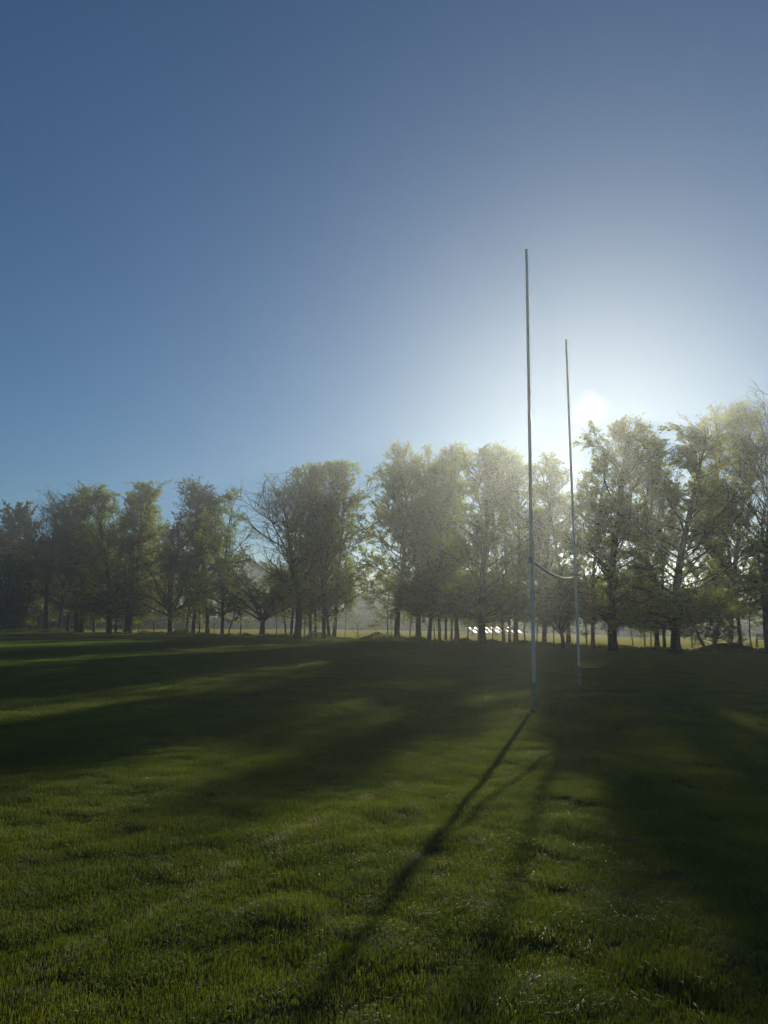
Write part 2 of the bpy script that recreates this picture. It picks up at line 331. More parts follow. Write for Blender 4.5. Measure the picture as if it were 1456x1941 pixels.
LEAFMUL = 1.05
def make_tree(seed, H=14, r0=.2, Rc=2.6, cb=.18, n1=34, leaf=.108, per=8, fork=None, lean=0.0, low=0.0, angle=(68, 28), stems=1, flare=1.0, top=.97, lf_bot=0.0, lift=0.07, sub=(7, 6)):
    r = np.random.default_rng(seed); wood = MB(); leaves = []
    trunks = []
    for s in range(stems):
        a = r.uniform(0, 2*PI); k = 9
        tl = H*top*(1 if s == 0 else r.uniform(.7, .95))
        if fork: tl = H*fork
        d0 = np.array([lean, 0, 1.0]) if stems == 1 else np.array([.28*math.cos(2.4*s+a), .28*math.sin(2.4*s+a), 1.0])
        st = np.zeros(3) if stems == 1 else np.array([.16*math.cos(2.4*s+a), .16*math.sin(2.4*s+a), 0])
        P, _ = grow(r, st, unit(d0), tl, k*2, .035, .02 if stems == 1 else .05)
        t = np.linspace(0, 1, len(P)); R = r0*(1 - t)**.75*.92 + .018
        if fork: R = r0*(1 - .35*t)
        R[0] *= 1.0 + .9*flare*.6; 
        P2 = np.insert(P, 1, P[0]*.7 + P[1]*.3, 0); R2 = np.insert(R, 1, R[1]*1.08*(1+.12*flare)); R2[0] = r0*(1+.55*flare)
        P2[0, 2] = -0.12
        wood.tube(P2, R2, 9 if r0 > .1 else 6); trunks.append((P, R, t))
    def trunk_at(tt):
        P, R, t = trunks[r.integers(0, len(trunks))]
        return np.array([np.interp(tt, t, P[:, c]) for c in range(3)]), np.interp(tt, t, R)
    for i in range(n1*1):
        u = (i + r.uniform(0, 1))/n1
        if fork:
            tt = 0.62 + .38*u; p, rr = trunk_at(tt); ang = math.radians(r.uniform(18, 66)); ln = (H - p[2])*r.uniform(.8, 1.05)*(1.0 if ang < .7 else .85)
            ln = min(ln/ max(.55, math.cos(ang*.75)), Rc/max(math.sin(ang), .3)); rb = r0*.42
        else:
            tt = cb + (1-cb)*u**.92*.985
            if low and r.uniform() < low: tt = r.uniform(.11, cb + .10)
            p, rr = trunk_at(tt); uu = (tt-cb)/(1-cb)
            ang = math.radians(angle[0] + (angle[1]-angle[0])*max(uu, 0) + r.normal(0, 7))
            prof = min(1, .62 + 1.6*max(uu, 0)) * (1 - max(uu, 0))**.72
            ln = (Rc*prof*r.uniform(.5, 1.3)*(1 + .22*math.sin(uu*11 + seed) ) + .35)/math.sin(min(ang + .15, 1.3)); rb = min(rr*.34, .04)
        az = i*2.39996 + r.normal(0, .5)
        d = np.array([math.cos(az)*math.sin(ang), math.sin(az)*math.sin(ang), math.cos(ang)])
        Q, _ = grow(r, p, d, ln, 6, .11, lift if tt > .3 else -.015)
        tq = np.linspace(0, 1, 7); wood.tube(Q, rb*(1-tq)**.8 + .008, 5)
        dens = r.choice([.25, .8, 1.35, 1.7])
        nsub = max(3, int(sub[0]*(.6 + ln/3)))
        for j in range(nsub):
            s_ = r.uniform(.22, 1) if j else 1.0
            pp = np.array([np.interp(s_, tq, Q[:, c]) for c in range(3)]); dd = unit(Q[min(6, int(s_*6)+1)] - Q[max(0, int(s_*6)-1)])
            clump = dens*r.choice([.35, 1.0, 1.6]); d2 = unit(dd + r.normal(0, .55, 3)); l2 = ln*.42*(1 - .45*s_)*r.uniform(.7, 1.3) + .25
            W, _ = grow(r, pp, d2, l2, 3, .14, .06); tw = np.linspace(0, 1, 4)
            wood.tube(W, .016*(1-tw) + .005, 3)
            for k in range(sub[1]):
                s2 = r.uniform(.2, 1); p3 = np.array([np.interp(s2, tw, W[:, c]) for c in range(3)])
                d3 = unit(d2 + r.normal(0, .6, 3)); l3 = r.uniform(.25, .6)
                q3 = p3 + d3*l3 + np.array([0, 0, r.normal(0, .04)])
                wood.tube(np.array([p3, q3]), [.0065, .003], 3)
                if p3[2] > lf_bot and per > 0:
                    m_ = r.poisson(clump*per*LEAFMUL*(.62 if p3[2] < .3*H and H > 10 else 1))
                    tt3 = r.uniform(.3, 1.15, m_)[:, None]
                    leaves.append(p3 + (q3-p3)*tt3 + r.normal(0, .045, (m_, 3)))
    C = np.concatenate(leaves); lv = MB(); lv.add(*leaf_quads(r, C, leaf))
    ws = np.concatenate(wood.v)
    return wood, lv, ws[:, 2].max(), np.percentile(np.hypot(C[:, 0], C[:, 1]), 93)

PROTO = {}
def proto(key, leafmat=LEAF, **kw):
    wd, lv, hh, rr = make_tree(**kw); print('PROTO', key, sum(len(q) for q in wd.q), len(lv.q[0]), round(rr, 2))
    PROTO[key] = (wd.mesh('trunk', BARK, smooth=True), {0: lv.mesh('crown', leafmat)}, hh, rr)
    return PROTO[key]
proto('A1', seed=1, r0=.115, Rc=2.6, cb=.12, low=.3, n1=50)
proto('A2', seed=2, r0=.12, Rc=2.8, cb=.13, low=.3, angle=(62, 25), n1=50)
proto('A3', seed=3, r0=.11, Rc=2.5, cb=.12, low=.3, lean=.07, n1=48)
proto('B1', seed=4, r0=.19, Rc=3.5, cb=.12, n1=70, low=.28, per=12.5)
proto('B2', seed=5, r0=.205, Rc=3.7, cb=.13, n1=70, low=.26, angle=(62, 25), per=12.5)
proto('B3', seed=6, r0=.17, Rc=3.3, cb=.13, n1=66, low=.28, angle=(58, 22), per=12.5)
proto('A4', seed=21, r0=.115, Rc=2.6, cb=.18, n1=50)
proto('B4', seed=22, r0=.18, Rc=3.5, cb=.18, n1=66, per=9.5)
proto('Y1', seed=23, H=5.6, r0=.04, Rc=2.3, cb=.24, n1=26, per=4.6, sub=(6, 5), flare=.4, angle=(80, 35))
proto('Y2', seed=24, H=5.2, r0=.038, Rc=2.0, cb=.28, n1=24, per=4.6, sub=(6, 5), flare=.4, lean=.08, angle=(84, 40))
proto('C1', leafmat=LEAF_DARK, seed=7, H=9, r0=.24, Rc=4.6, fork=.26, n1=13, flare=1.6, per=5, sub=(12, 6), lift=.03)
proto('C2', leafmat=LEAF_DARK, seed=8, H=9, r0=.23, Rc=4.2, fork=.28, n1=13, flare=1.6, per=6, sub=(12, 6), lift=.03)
proto('D1', leafmat=LEAF, seed=9, H=9, r0=.09, Rc=1.8, cb=.25, n1=40, stems=7, flare=.3, per=5)
proto('E1', seed=10, H=5, r0=.055, Rc=1.1, cb=.22, n1=14, per=7, sub=(4, 4), flare=.4)
proto('E2', seed=11, H=4.6, r0=.06, Rc=1.3, cb=.25, n1=13, per=9, sub=(5, 4), lean=.12, flare=.4)
proto('E3', seed=12, H=2.2, r0=.06, Rc=.6, cb=.3, n1=6, per=2, sub=(3, 3), lean=.1, flare=.4)
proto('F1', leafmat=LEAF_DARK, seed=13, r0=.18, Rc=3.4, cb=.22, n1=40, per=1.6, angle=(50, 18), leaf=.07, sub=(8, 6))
proto('F2', leafmat=LEAF, seed=14, r0=.2, Rc=4.6, cb=.26, n1=44, per=2.4, angle=(52, 20), leaf=.07, sub=(9, 6))
proto('G1', leafmat=LEAF_DARK, seed=15, H=7, r0=.12, Rc=2.6, cb=.03, n1=46, per=12, stems=3, sub=(6, 6), leaf=.1)
proto('R1', leafmat=LEAF_RED, seed=16, H=10, r0=.14, Rc=3.4, cb=.12, n1=60, per=7, stems=5, sub=(7, 6), flare=.3)
proto('K1', leafmat=LEAF_DARK, seed=17, r0=.16, Rc=2.9, cb=.18, n1=48, per=11, angle=(66, 26))
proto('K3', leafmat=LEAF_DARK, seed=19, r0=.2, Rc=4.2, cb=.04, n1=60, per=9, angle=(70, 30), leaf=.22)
proto('K2', leafmat=LEAF, seed=18, r0=.16, Rc=2.9, cb=.15, n1=48, per=11, low=.1, angle=(66, 26))

def plant_tree(key, x, yb, ytop, width=None, name='tree', cat='tree', label='', group='trees along the edge of the field', rot=None, leafmat=None):
    tr_, cr_, hh, rr = PROTO[key]
    g_ = ground_pt(x, yb); H = at_depth(x + 0.0075*(yb - ytop), ytop - 11, g_.y).z
    sz = H/hh
    sx = sz if width is None else (width*1.4/2/F*g_.y)/rr
    sx = min(max(sx, .55*sz), 1.7*sz)
    e = empty(name, (g_.x, g_.y, hgt(g_.x, g_.y)), rot if rot is not None else (x*1.7) % 6.28)
    tag(e, label, cat, group)
    t = bpy.data.objects.new('trunk', tr_); c = bpy.data.objects.new('crown', cr_[0])
    for o in (t, c): COL.objects.link(o); o.parent = e; o.scale = (sx, sx, sz)
    return e

TREES = [  # key, base x, base y, top y, crown width px, label
 ('R1', 12, 1196, 975, 150, 'reddish brown tree at the far left edge, thin buds not yet green'),
 ('D1', 30, 1197, 1040, 100, 'many-stemmed shrubby tree fanning from one foot, near the left edge'),
 ('A3', 73, 1197, 1040, 60, 'slim leaning pale-barked tree right of the fanning shrubby tree'),
 ('F1', 88, 1198, 930, 120, 'thinly leafed tree with one sunlit pale bark edge, second trunk right of the fanning shrub'),
 ('K1', 112, 1198, 938, 90, 'dark bushy tree with a thick shaded trunk near the left end of the row'),
 ('K1', 128, 1199, 990, 70, 'dark slightly leaning tree just right of the thick shaded trunk at left'),
 ('F1', 146, 1200, 918, 120, 'tall nearly bare tree, left one of a close pair with pale bark edges'),
 ('F1', 154, 1200, 925, 110, 'tall nearly bare tree, right one of a close pair with pale bark edges'),
 ('A1', 177, 1200, 960, 70, 'thin single-stemmed tree standing alone in front of the grassy bank'),
 ('B1', 206, 1202, 925, 110, 'thick dark-trunked tree immediately left of the wooden bench'),
 ('A2', 219, 1201, 950, 60, 'slim tree whose trunk stands in front of the wooden bench'),
 ('K2', 238, 1202, 920, 110, 'tall tree with yellow-green crown, left stem of the V-shaped pair by the bench'),
 ('K2', 245, 1202, 935, 110, 'yellow-green tree, right leaning stem of the V-shaped pair by the bench'),
 ('A3', 249, 1201, 1050, 50, 'thin slanting young tree behind the V-shaped pair'),
 ('C1', 322, 1203, 985, 150, 'low spreading tree with flared trunk, standing alone before the grassy bank'),
 ('A1', 353, 1203, 1000, 60, 'slim tree first to the right of the lone flared trunk at left'),
 ('K1', 366, 1203, 940, 90, 'dark crowned tree whose trunk leans right, in the left middle group'),
 ('E1', 378, 1203, 1085, 40, 'young tree with two thin stems between two thick trunks in the left middle group'),
 ('K1', 393, 1203, 915, 105, 'tallest tree of the left middle group with a dense dark top'),
 ('E3', 406, 1204, 1165, 20, 'small broken sapling with a few leaves, left of the group’s last trunk'),
 ('A2', 421, 1205, 935, 100, 'straight tree at the right end of the left middle group'),
 ('E2', 432, 1205, 1120, 60, 'forked sapling leaning right beside the left middle group'),
 ('C2', 496, 1207, 1050, 165, 'low dark tree with flared base standing alone left of centre'),
 ('E1', 541, 1206, 1110, 60, 'yellow-leaved sapling with a short side branch, left of the big feathery tree'),
 ('A1', 552, 1207, 905, 90, 'slim tree growing against the left side of the big feathery tree'),
 ('F2', 563, 1210, 876, 190, 'big feathery tree with wide fanning twigs and few leaves, left of centre'),
 ('A2', 588, 1209, 890, 80, 'slim tree first to the right of the big feathery tree'),
 ('A3', 598, 1209, 900, 70, 'slightly leaning slim tree second to the right of the big feathery tree'),
 ('B3', 613, 1211, 872, 110, 'thick-trunked tree in the middle of the clump left of the pale building'),
 ('A4', 624, 1210, 885, 90, 'slim tree touching the right side of the thick trunk left of the building'),
 ('A4', 633, 1210, 880, 100, 'thin tree with low yellow foliage, last one left of the gap showing the building'),
 ('E3', 679, 1209, 1185, 20, 'short leafy stump standing alone below the pale building'),
 ('E3', 743, 1211, 1175, 18, 'tiny twin sapling at the left foot of the thick trunk right of the gap'),
 ('B4', 753, 1212, 885, 120, 'thick tree first to the right of the gap showing the building'),
 ('E1', 777, 1212, 1120, 40, 'small sapling between the first two big trunks right of the gap'),
 ('B2', 793, 1213, 843, 120, 'tall tree second of the big trunks right of the gap, with dense top'),
 ('B3', 813, 1216, 838, 115, 'tall tree third of the big trunks right of the gap'),
 ('A2', 833, 1214, 850, 90, 'medium tree fourth trunk right of the gap'),
 ('A3', 845, 1213, 875, 70, 'thin tree fifth trunk right of the gap, left of a thinner one'),
 ('A1', 856, 1213, 872, 70, 'thinnest tree sixth trunk right of the gap'),
 ('B3', 866, 1215, 868, 130, 'tree just left of the glinting white covers'),
 ('E3', 906, 1216, 1175, 20, 'small stem in front of the left part of the white covers'),
 ('B2', 915, 1222, 862, 165, 'thick-trunked tree standing in front of the glinting white covers'),
 ('A1', 955, 1218, 848, 110, 'tree with slender trunk before the right part of the white covers, left of two others'),
 ('A3', 966, 1218, 850, 80, 'narrow tree in the middle of three before the right part of the white covers'),
 ('A2', 978, 1220, 856, 150, 'tree directly left of the nearer goal post'),
 ('E1', 1018, 1220, 1110, 40, 'young thin tree just right of the nearer goal post'),
 ('A1', 1032, 1223, 868, 150, 'forked-topped tree between the two goal posts'),
 ('C2', 1068, 1231, 1060, 120, 'low thick flared tree left of the farther goal post'),
 ('A2', 1078, 1222, 868, 130, 'lightly leafed tree behind the farther goal post'),
 ('A2', 1125, 1230, 862, 120, 'thin tree between the farther goal post and the very thick trunk'),
 ('B2', 1163, 1234, 814, 200, 'very thick straight tree directly below the sun'),
 ('E1', 1234, 1224, 1130, 40, 'staked-looking sapling in the sunlit strip right of the very thick trunk'),
 ('A3', 1246, 1229, 812, 130, 'slender tree leaning left at its foot, left of the second very thick trunk'),
 ('A2', 1260, 1229, 825, 90, 'slender tree close against the left of the second very thick trunk'),
 ('B1', 1282, 1239, 812, 200, 'second very thick tree, with a broad dark foot, right of the sun'),
 ('G1', 1345, 1234, 1120, 110, 'dense dark ivy-covered bush in the right part of the row'),
 ('B3', 1384, 1228, 752, 140, 'tall tree on the low mound, tallest spire at the right'),
 ('A2', 1404, 1229, 775, 110, 'slim leafy tree beside the mound, left of the wooden bench at the right edge'),
 ('F2', 1460, 1240, 742, 170, 'tall twiggy tree at the right edge of the picture'),
]
for i, (k, x, yb, yt, wpx, lab) in enumerate(TREES):
    sap = k[0] == 'E'
    plant_tree(k, x, yb, yt, wpx, 'sapling' if sap else ('bush' if k == 'G1' else 'tree'), 'sapling' if sap else ('bush' if k == 'G1' else 'tree'), lab,
               'saplings along the row of trees' if sap else 'trees along the edge of the field', rot=(i*2.1) % 6.28)

YOUNG = [(158, 1199, 1085, 'bare pair and the thin lone stem'), (262, 1200, 1075, 'V-shaped pair and the bank shrubs'), (292, 1201, 1090, 'V-shaped pair and the low spreading tree, nearer the latter'), (345, 1202, 1075, 'low spreading tree and the left middle group'),
 (455, 1205, 1085, 'left middle group and the low dark tree standing alone'), (524, 1206, 1075, 'low dark tree standing alone and the big feathery tree'), (577, 1208, 1080, 'big feathery tree and the next clump'), (654, 1209, 1060, 'clump and the short leafy stump'),
 (736, 1211, 1090, 'short leafy stump and the first trunk after the gap'), (824, 1214, 1080, 'third and fourth big trunks right of the gap'), (886, 1216, 1075, 'thick row and the white covers'), (934, 1219, 1085, 'thick trunk before the white covers and the slender three'),
 (996, 1220, 1080, 'slender three and the nearer goal post'), (1050, 1224, 1085, 'forked-topped tree and the low flared tree between the posts'), (1112, 1228, 1090, 'farther goal post and the very thick trunk'), (1200, 1228, 1100, 'very thick trunk and the staked-looking sapling'),
 (1222, 1226, 1080, 'very thick trunk and the two slender leaning stems'), (1312, 1231, 1095, 'second very thick trunk and the ivy-covered bush'), (1425, 1230, 1090, 'mound and the bench at the right edge')]
for i, (x, yb, yt, lab) in enumerate(YOUNG):
    plant_tree('Y1' if i % 2 else 'Y2', x, yb - 1.5, yt, 40 if x == 654 else (62 if x < 700 else 74), 'young_tree', 'young tree', 'low yellow-green young tree between the ' + lab, 'young leafy trees among the tall trunks', rot=(i*1.9) % 6.28)

# ------------------------------------------------------------------ goal posts
def goal_posts():
    a, b = GP
    e = empty('rugby_goal', (a.x, a.y, 0)); o_ = Vector((a.x, a.y, 0))
    tag(e, 'tall white rugby goal posts with a sagging crossbar standing on the grass', 'goal posts')
    for (px0, py0, p, r0) in ((998, 475, a, .038), (1073, 645, b, .038)):
        top = at_depth(px0, py0, p.y)
        # photo: the posts stand within a degree of plumb
        P = [Vector(p).lerp(top, t) - o_ for t in np.linspace(0, 1, 9)]
        R = [r0*(1 - .30*i/8) for i in range(9)]
        P = [tuple(q) for q in P]; P[0] = (P[0][0], P[0][1], -.05)
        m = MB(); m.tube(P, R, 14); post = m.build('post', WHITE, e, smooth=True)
        m = MB(); m.tube([P[-1], tuple(np.array(P[-1])+np.array([0, 0, .02]))], [R[-1]*1.08]*2, 14, cap=True); m.build('cap', METAL, post)
        s0 = Vector(p) - o_; s1 = Vector(p).lerp(top, .055) - o_
        m = MB(); m.tube([tuple(s0 - Vector((0, 0, .05))), tuple(s1)], [r0*1.18]*2, 14, cap=True); m.build('ground_sleeve', FOAM, e, smooth=True)
    c0 = at_depth(1006, 1062, a.y); c1 = at_depth(1092, 1092.5, b.y)
    pts = []
    for t in np.linspace(0, 1, 15):
        q = c0.lerp(c1, t) - Vector((0, 0, .16*4*t*(1-t)*(1 + .5*(t-.5)))); pts.append(tuple(q - o_))
    m = MB(); m.tube(pts, [.027]*15, 10, cap=True); bar = m.build('crossbar', METAL, e, smooth=True)
    for q in (pts[0], pts[-1]):
        m = MB(); m.tube([(q[0], q[1], q[2]-.06), (q[0], q[1], q[2]+.06)], [.048]*2, 12, cap=True); m.build('bracket', METAL, bar)
goal_posts()

# ------------------------------------------------------------------ benches
def bench(x, yb, wpx, rz, label):
    g_ = ground_pt(x, yb); e = empty('park_bench', (g_.x, g_.y, 0), rz); tag(e, label, 'bench', 'wooden benches by the tree row')
    Lb = 1.5
    m = MB(); [m.box((0, dy, .45), (Lb, .09, .03)) for dy in (-.16, -.05, .06, .17)]; m.build('seat', WOOD, e)
    m = MB(); [m.box((0, .24, z), (Lb, .025, .09)) for z in (.62, .76, .90)]; m.build('backrest', WOOD, e)
    for sx in (-1, 1):
        for yy, h in ((-.18, .64), (.22, .95)):
            m = MB(); m.box((sx*(Lb/2+.03), yy, h/2), (.06, .06, h)); m.build('leg', WOOD, e)
        m = MB(); m.box((sx*(Lb/2+.03), .0, .665), (.065, .46, .04)); m.build('armrest', WOOD, e)
bench(220, 1200.5, 13, PI, 'dark wooden bench behind the slim trunk in front of the grassy bank')
bench(1459, 1229, 20, PI*.9, 'dark wooden bench cut by the right edge of the picture')

# ------------------------------------------------------------------ white pitch covers on a wheeled frame
def covers():
    g0 = ground_pt(852, 1205.5); g1 = ground_pt(1002, 1207)
    Yc = 88.0; a = at_depth(868, 1203, Yc); b = at_depth(1000, 1205, Yc)
    e = empty('pitch_cover', (a.x, Yc, 0)); tag(e, 'row of slanted white sheets glinting on a low wheeled frame beyond the trees', 'pitch cover')
    Lx = b.x - a.x
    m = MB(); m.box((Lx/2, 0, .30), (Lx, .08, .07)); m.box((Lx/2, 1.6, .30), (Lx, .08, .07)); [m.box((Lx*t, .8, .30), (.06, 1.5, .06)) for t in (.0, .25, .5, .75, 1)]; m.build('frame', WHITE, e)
    sh = at_depth(884, 1190, Yc).x - a.x; en = at_depth(992, 1190, Yc).x - a.x
    n = 9
    for i in range(n):
        x0 = sh + (en - sh - 1.3)*i/(n-1)
        # two narrow sheets, one above the other, leaning down to the right
        q_ = random.Random(i)
        for (u0, u1) in ((0, .44), (.54, 1)):
            a0 = np.array([x0 + q_.uniform(-.08, .08), -.1, 1.0 + q_.uniform(-.06, .06)]); b0 = np.array([x0+.5, 1.6, 1.08])
            dn = np.array([.95 + q_.uniform(-.12, .12), 0, -.66 + q_.uniform(-.05, .08)])
            v = np.array([a0 + dn*u0, b0 + dn*u0, b0 + dn*u1, a0 + dn*u1]); v = np.concatenate([v, v - np.array([0, 0, .03])]); mm = MB()
            mm.add(v, [(0,1,2,3), (7,6,5,4), (0,4,5,1), (1,5,6,2), (2,6,7,3), (3,7,4,0)]); mm.build('sheet', PAINTED, e)
        mm = MB(); mm.tube([(x0+.05, -.1, .3), (x0+.03, -.1, 1.0)], [.02, .02], 6); mm.build('upright', METAL, e)
    for t in (.21, .55, .85):
        m = MB(); an = np.linspace(0, 2*PI, 17)
        m.tube([(Lx*t, -.12, .2), (Lx*t, -.06, .2)], [.2, .2], 16, cap=True); wv = m.build('wheel', FOAM, e)
        m = MB(); m.tube([(Lx*t, -.135, .2), (Lx*t, -.12, .2)], [.09, .09], 12, cap=True); m.build('hub', METAL, wv)
covers()

# ------------------------------------------------------------------ far pavilion, shed, second building
def pavilion():
    Yb = 165.0; a = at_depth(655, 1135, Yb); b = at_depth(860, 1135, Yb)
    W = b.x - a.x; top = at_depth(700, 1131, Yb).z
    e = empty('pavilion', (a.x, Yb, 0)); tag(e, 'long low pavilion with pale flat roof edge and a band of windows beyond the field', 'pavilion')
    m = MB(); m.box((W/2, 5, top/2 - .2), (W, 10, top - .4)); m.build('wall', WALLM, e)
    m = MB(); m.box((W/2, 5, top - .12), (W + 1, 11.2, .42)); m.box((W/2, 5, top + .14), (W + .6, 10.8, .1)); m.build('roof', ROOFM, e)
    z0 = at_depth(700, 1148, Yb).z; z1 = at_depth(700, 1140.5, Yb).z
    n = 9
    for i in range(n):
        x0 = W*(i+.5)/n; f = MB(); wdt = W/n*.84
        for dz in (z0, z1): f.box((x0, -.06, dz), (wdt + .12, .10, .09))
        for dx in (-wdt/2, 0, wdt/2): f.box((x0+dx, -.06, (z0+z1)/2), (.08, .09, z1-z0-.1))
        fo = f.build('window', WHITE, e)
        m = MB(); m.box((x0, -.03, (z0+z1)/2), (wdt, .04, z1-z0-.06)); m.build('pane', GLASS, fo)
    for i in range(4):
        m = MB(); m.box((W*(i+.5)/4, -.06, 1.1), (1.1, .1, 2.2)); d = m.build('door', SHED, e)
        m = MB(); m.box((W*(i+.5)/4 + .42, -.14, 1.05), (.05, .06, .16)); m.build('handle', METAL, d)
pavilion()
def shed():
    Yb = 92.0; a = at_depth(1171, 1200, Yb); c = at_depth(1232, 1200, Yb); top = at_depth(1176, 1179, Yb).z
    W = c.x - a.x; dw = at_depth(1181, 1200, Yb).x - a.x
    e = empty('shed', (a.x, Yb, 0)); tag(e, 'dark low shed with a pale blue end panel right of the very thick trunk', 'shed')
    m = MB(); m.box((W/2 + .3, 1.25, top/2 - .08), (W, 2.5, top - .16))
    for i in range(14): m.box((.3 + W*(i+.5)/14, -.015, top/2 - .1), (.05, .03, top - .3))
    m.build('wall', SHED, e)
    m = MB(); m.box((dw/2, -.06, top/2 - .1), (dw, .08, top - .22)); pn = m.build('door', BLUE, e)
    m = MB(); m.box((dw*.8, -.12, top*.45), (.04, .04, .18)); m.build('handle', METAL, pn)
    m = MB(); m.box((W/2 + .3, 1.25, top - .04), (W + .3, 2.9, .08)); m.build('roof', SHED, e)
shed()
def far_house():
    Yb = 170.0; a = at_depth(1385, 1165, Yb); b = at_depth(1500, 1165, Yb); top = at_depth(1420, 1164, Yb).z; W = b.x - a.x
    e = empty('house', (a.x, Yb, 0)); tag(e, 'low pale-banded building seen between trunks near the right edge', 'building')
    m = MB(); m.box((W/2, 4, top/2), (W, 8, top)); m.build('wall', WALLM, e)
    m = MB(); v = [(-.5, -.6, top), (W+.5, -.6, top), (W+.5, 8.6, top), (-.5, 8.6, top), (1.5, 4, top+1.6), (W-1.5, 4, top+1.6)]
    m.add(v, [(0,1,5,4), (1,2,5,5), (2,3,4,5), (3,0,4,4), (3,2,1,0)]); m.build('roof', ROOFM, e)
    for i in range(5):
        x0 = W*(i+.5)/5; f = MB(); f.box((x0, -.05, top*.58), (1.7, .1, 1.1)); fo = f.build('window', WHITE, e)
        m = MB(); m.box((x0, -.115, top*.58), (1.5, .04, .9)); m.build('pane', GLASS, fo)
far_house()

# thin metal posts of a small goal at far left
def small_goal():
    Yb = ground_pt(48, 1194).y; a = at_depth(48, 1192, Yb); b = at_depth(68, 1192, Yb)
    t = at_depth(48, 1176, Yb).z
    e = empty('football_goal', (a.x, Yb, 0)); tag(e, 'small thin-framed football goal beyond the trees at far left', 'football goal')
    W = b.x-a.x
    for x_ in (0, W):
        m = MB(); m.tube([(x_, 0, 0), (x_, 0, t)], [.04]*2, 8); m.build('post', METAL, e)
    m = MB(); m.tube([(0, 0, t), (W, 0, t)], [.04]*2, 8, cap=True); m.build('crossbar', METAL, e)
    m = MB(); [m.tube([(x_, 0, t), (x_, .9, 0)], [.025]*2, 6) for x_ in (0, W)]; m.tube([(0, .9, .02), (W, .9, .02)], [.025]*2, 6); m.build('back_frame', METAL, e)
small_goal()

# ------------------------------------------------------------------ grassy bank, hedges
def strip_leaves(path, width, height, n, size, seed, power=.7):
    r = np.random.default_rng(seed); P = np.array([tuple(p) for p in path]); seg = np.linalg.norm(np.diff(P, axis=0), axis=1); cs = np.concatenate([[0], np.cumsum(seg)])
    s_ = r.uniform(0, cs[-1], n); x = np.interp(s_, cs, P[:, 0]); y = np.interp(s_, cs, P[:, 1])
    hn = height*(.55 + .6*vnoise(s_, s_*0, .35, seed) + .25*vnoise(s_, s_*0, 1.4, seed+1))
    o = r.uniform(-1, 1, n); z = hn*r.uniform(0, 1, n)**power*np.sqrt(np.clip(1 - np.abs(o)**3, .05, 1))
    return np.stack([x + r.normal(0, .1, n), y + o*width/2, z], -1), r
def hedge(name, path, width, height, n, size, label, cat, seed, m=HEDGE, group=None, core=True, kind=None):
    C, r = strip_leaves(path, width, height, n, size, seed)
    mb = MB(); mb.add(*leaf_quads(r, C, size))
    if core:
        P = [tuple(p) for p in path]
        for p, q in zip(P[:-1], P[1:]):
            p, q = Vector(p), Vector(q); k = max(2, int((q-p).length/1.5))
            for j in range(k):
                c = p.lerp(q, (j+.5)/k); hh = height*(.42 + .25*((j*37) % 10)/10)
                mb.box((c.x, c.y, hh/2), ((q-p).length/k*1.02, width*(.5 + .2*((j*13) % 7)/7), hh), math.atan2(q.y-p.y, q.x-p.x))
    return tag(mb.build(name, m), label, cat, group, kind)
hedge('hedge', [at_depth(470, 1190, 150)*1, at_depth(700, 1190, 146), at_depth(900, 1195, 128)], 2.5, 3.6, 26000, .28, 'long dark hedge at the far side of the field left of the white covers', 'hedge', 31, group='hedges beyond the field')
hedge('hedge', [at_depth(905, 1195, 126), at_depth(1180, 1200, 104), at_depth(1500, 1207, 96)], 2.5, 3.1, 26000, .22, 'dark hedge at the far side of the field running right from the white covers', 'hedge', 32, group='hedges beyond the field')
hedge('hedge', [at_depth(-120, 1190, 128), at_depth(60, 1190, 128), at_depth(165, 1190, 134)], 3, 5.0, 22000, .25, 'tall dark hedge behind the trees at far left', 'hedge', 33, group='hedges beyond the field')
# bank
def bank():
    Yb = 140.0; xa = at_depth(60, 1190, Yb).x; xb = at_depth(520, 1190, Yb).x
    r = np.random.default_rng(5); nxx, nyy = 60, 14
    v = []
    for j in range(nyy):
        for i in range(nxx):
            u = i/(nxx-1); w_ = j/(nyy-1); h_ = 2.5*math.sin(min(1, w_*1.5)*PI/2)*min(1, u*8, (1-u)*5)
            v.append((xa + (xb-xa)*u, Yb - 1 + w_*16, h_*(1 + .08*math.sin(u*25)) - .02))
    q = [(j*nxx+i, j*nxx+i+1, (j+1)*nxx+i+1, (j+1)*nxx+i) for j in range(nyy-1) for i in range(nxx-1)]
    m = MB(); m.add(v, q); tag(m.build('grass_bank', mat('bank_turf', rough=.9, vary=((.035, .055, .015), (.08, .105, .03)), noise=1.2, bump=(3, 1, .3)), smooth=True), kind='structure')
bank()
BS = [(180, 1189.5, 1.3), (215, 1189, 1.1), (262, 1189, 1.9), (285, 1189, 2.1), (305, 1189, 1.8), (345, 1189, 1.6)]
for i, (x, y, h_) in enumerate(BS):
    p = at_depth(x, y, 136.0); r = np.random.default_rng(70+i); n = 2600
    a = r.normal(0, 1, (n, 3)); a /= np.linalg.norm(a, axis=1)[:, None]; a[:, 2] = np.abs(a[:, 2]); a *= r.uniform(.55, 1, n)[:, None]*np.array([1.7, 1.2, h_])
    mb = MB(); mb.add(*leaf_quads(r, a, .2)); o = mb.build('shrub', HEDGE); o.location = (p.x, p.y, 0)
    tag(o, ['low dark shrub at the foot of the bank, leftmost', 'lowest shrub at the foot of the bank, beside the bench', 'round shrub on the bank just right of the V-shaped tree pair', 'tallest round shrub on the bank between the V-shaped pair and the lone flared tree', 'shrub on the bank close left of the lone flared tree', 'shrub on the bank close right of the lone flared tree'][i], 'shrub', 'shrubs on the bank')
p = ground_pt(6, 1196); r = np.random.default_rng(90); n = 4000
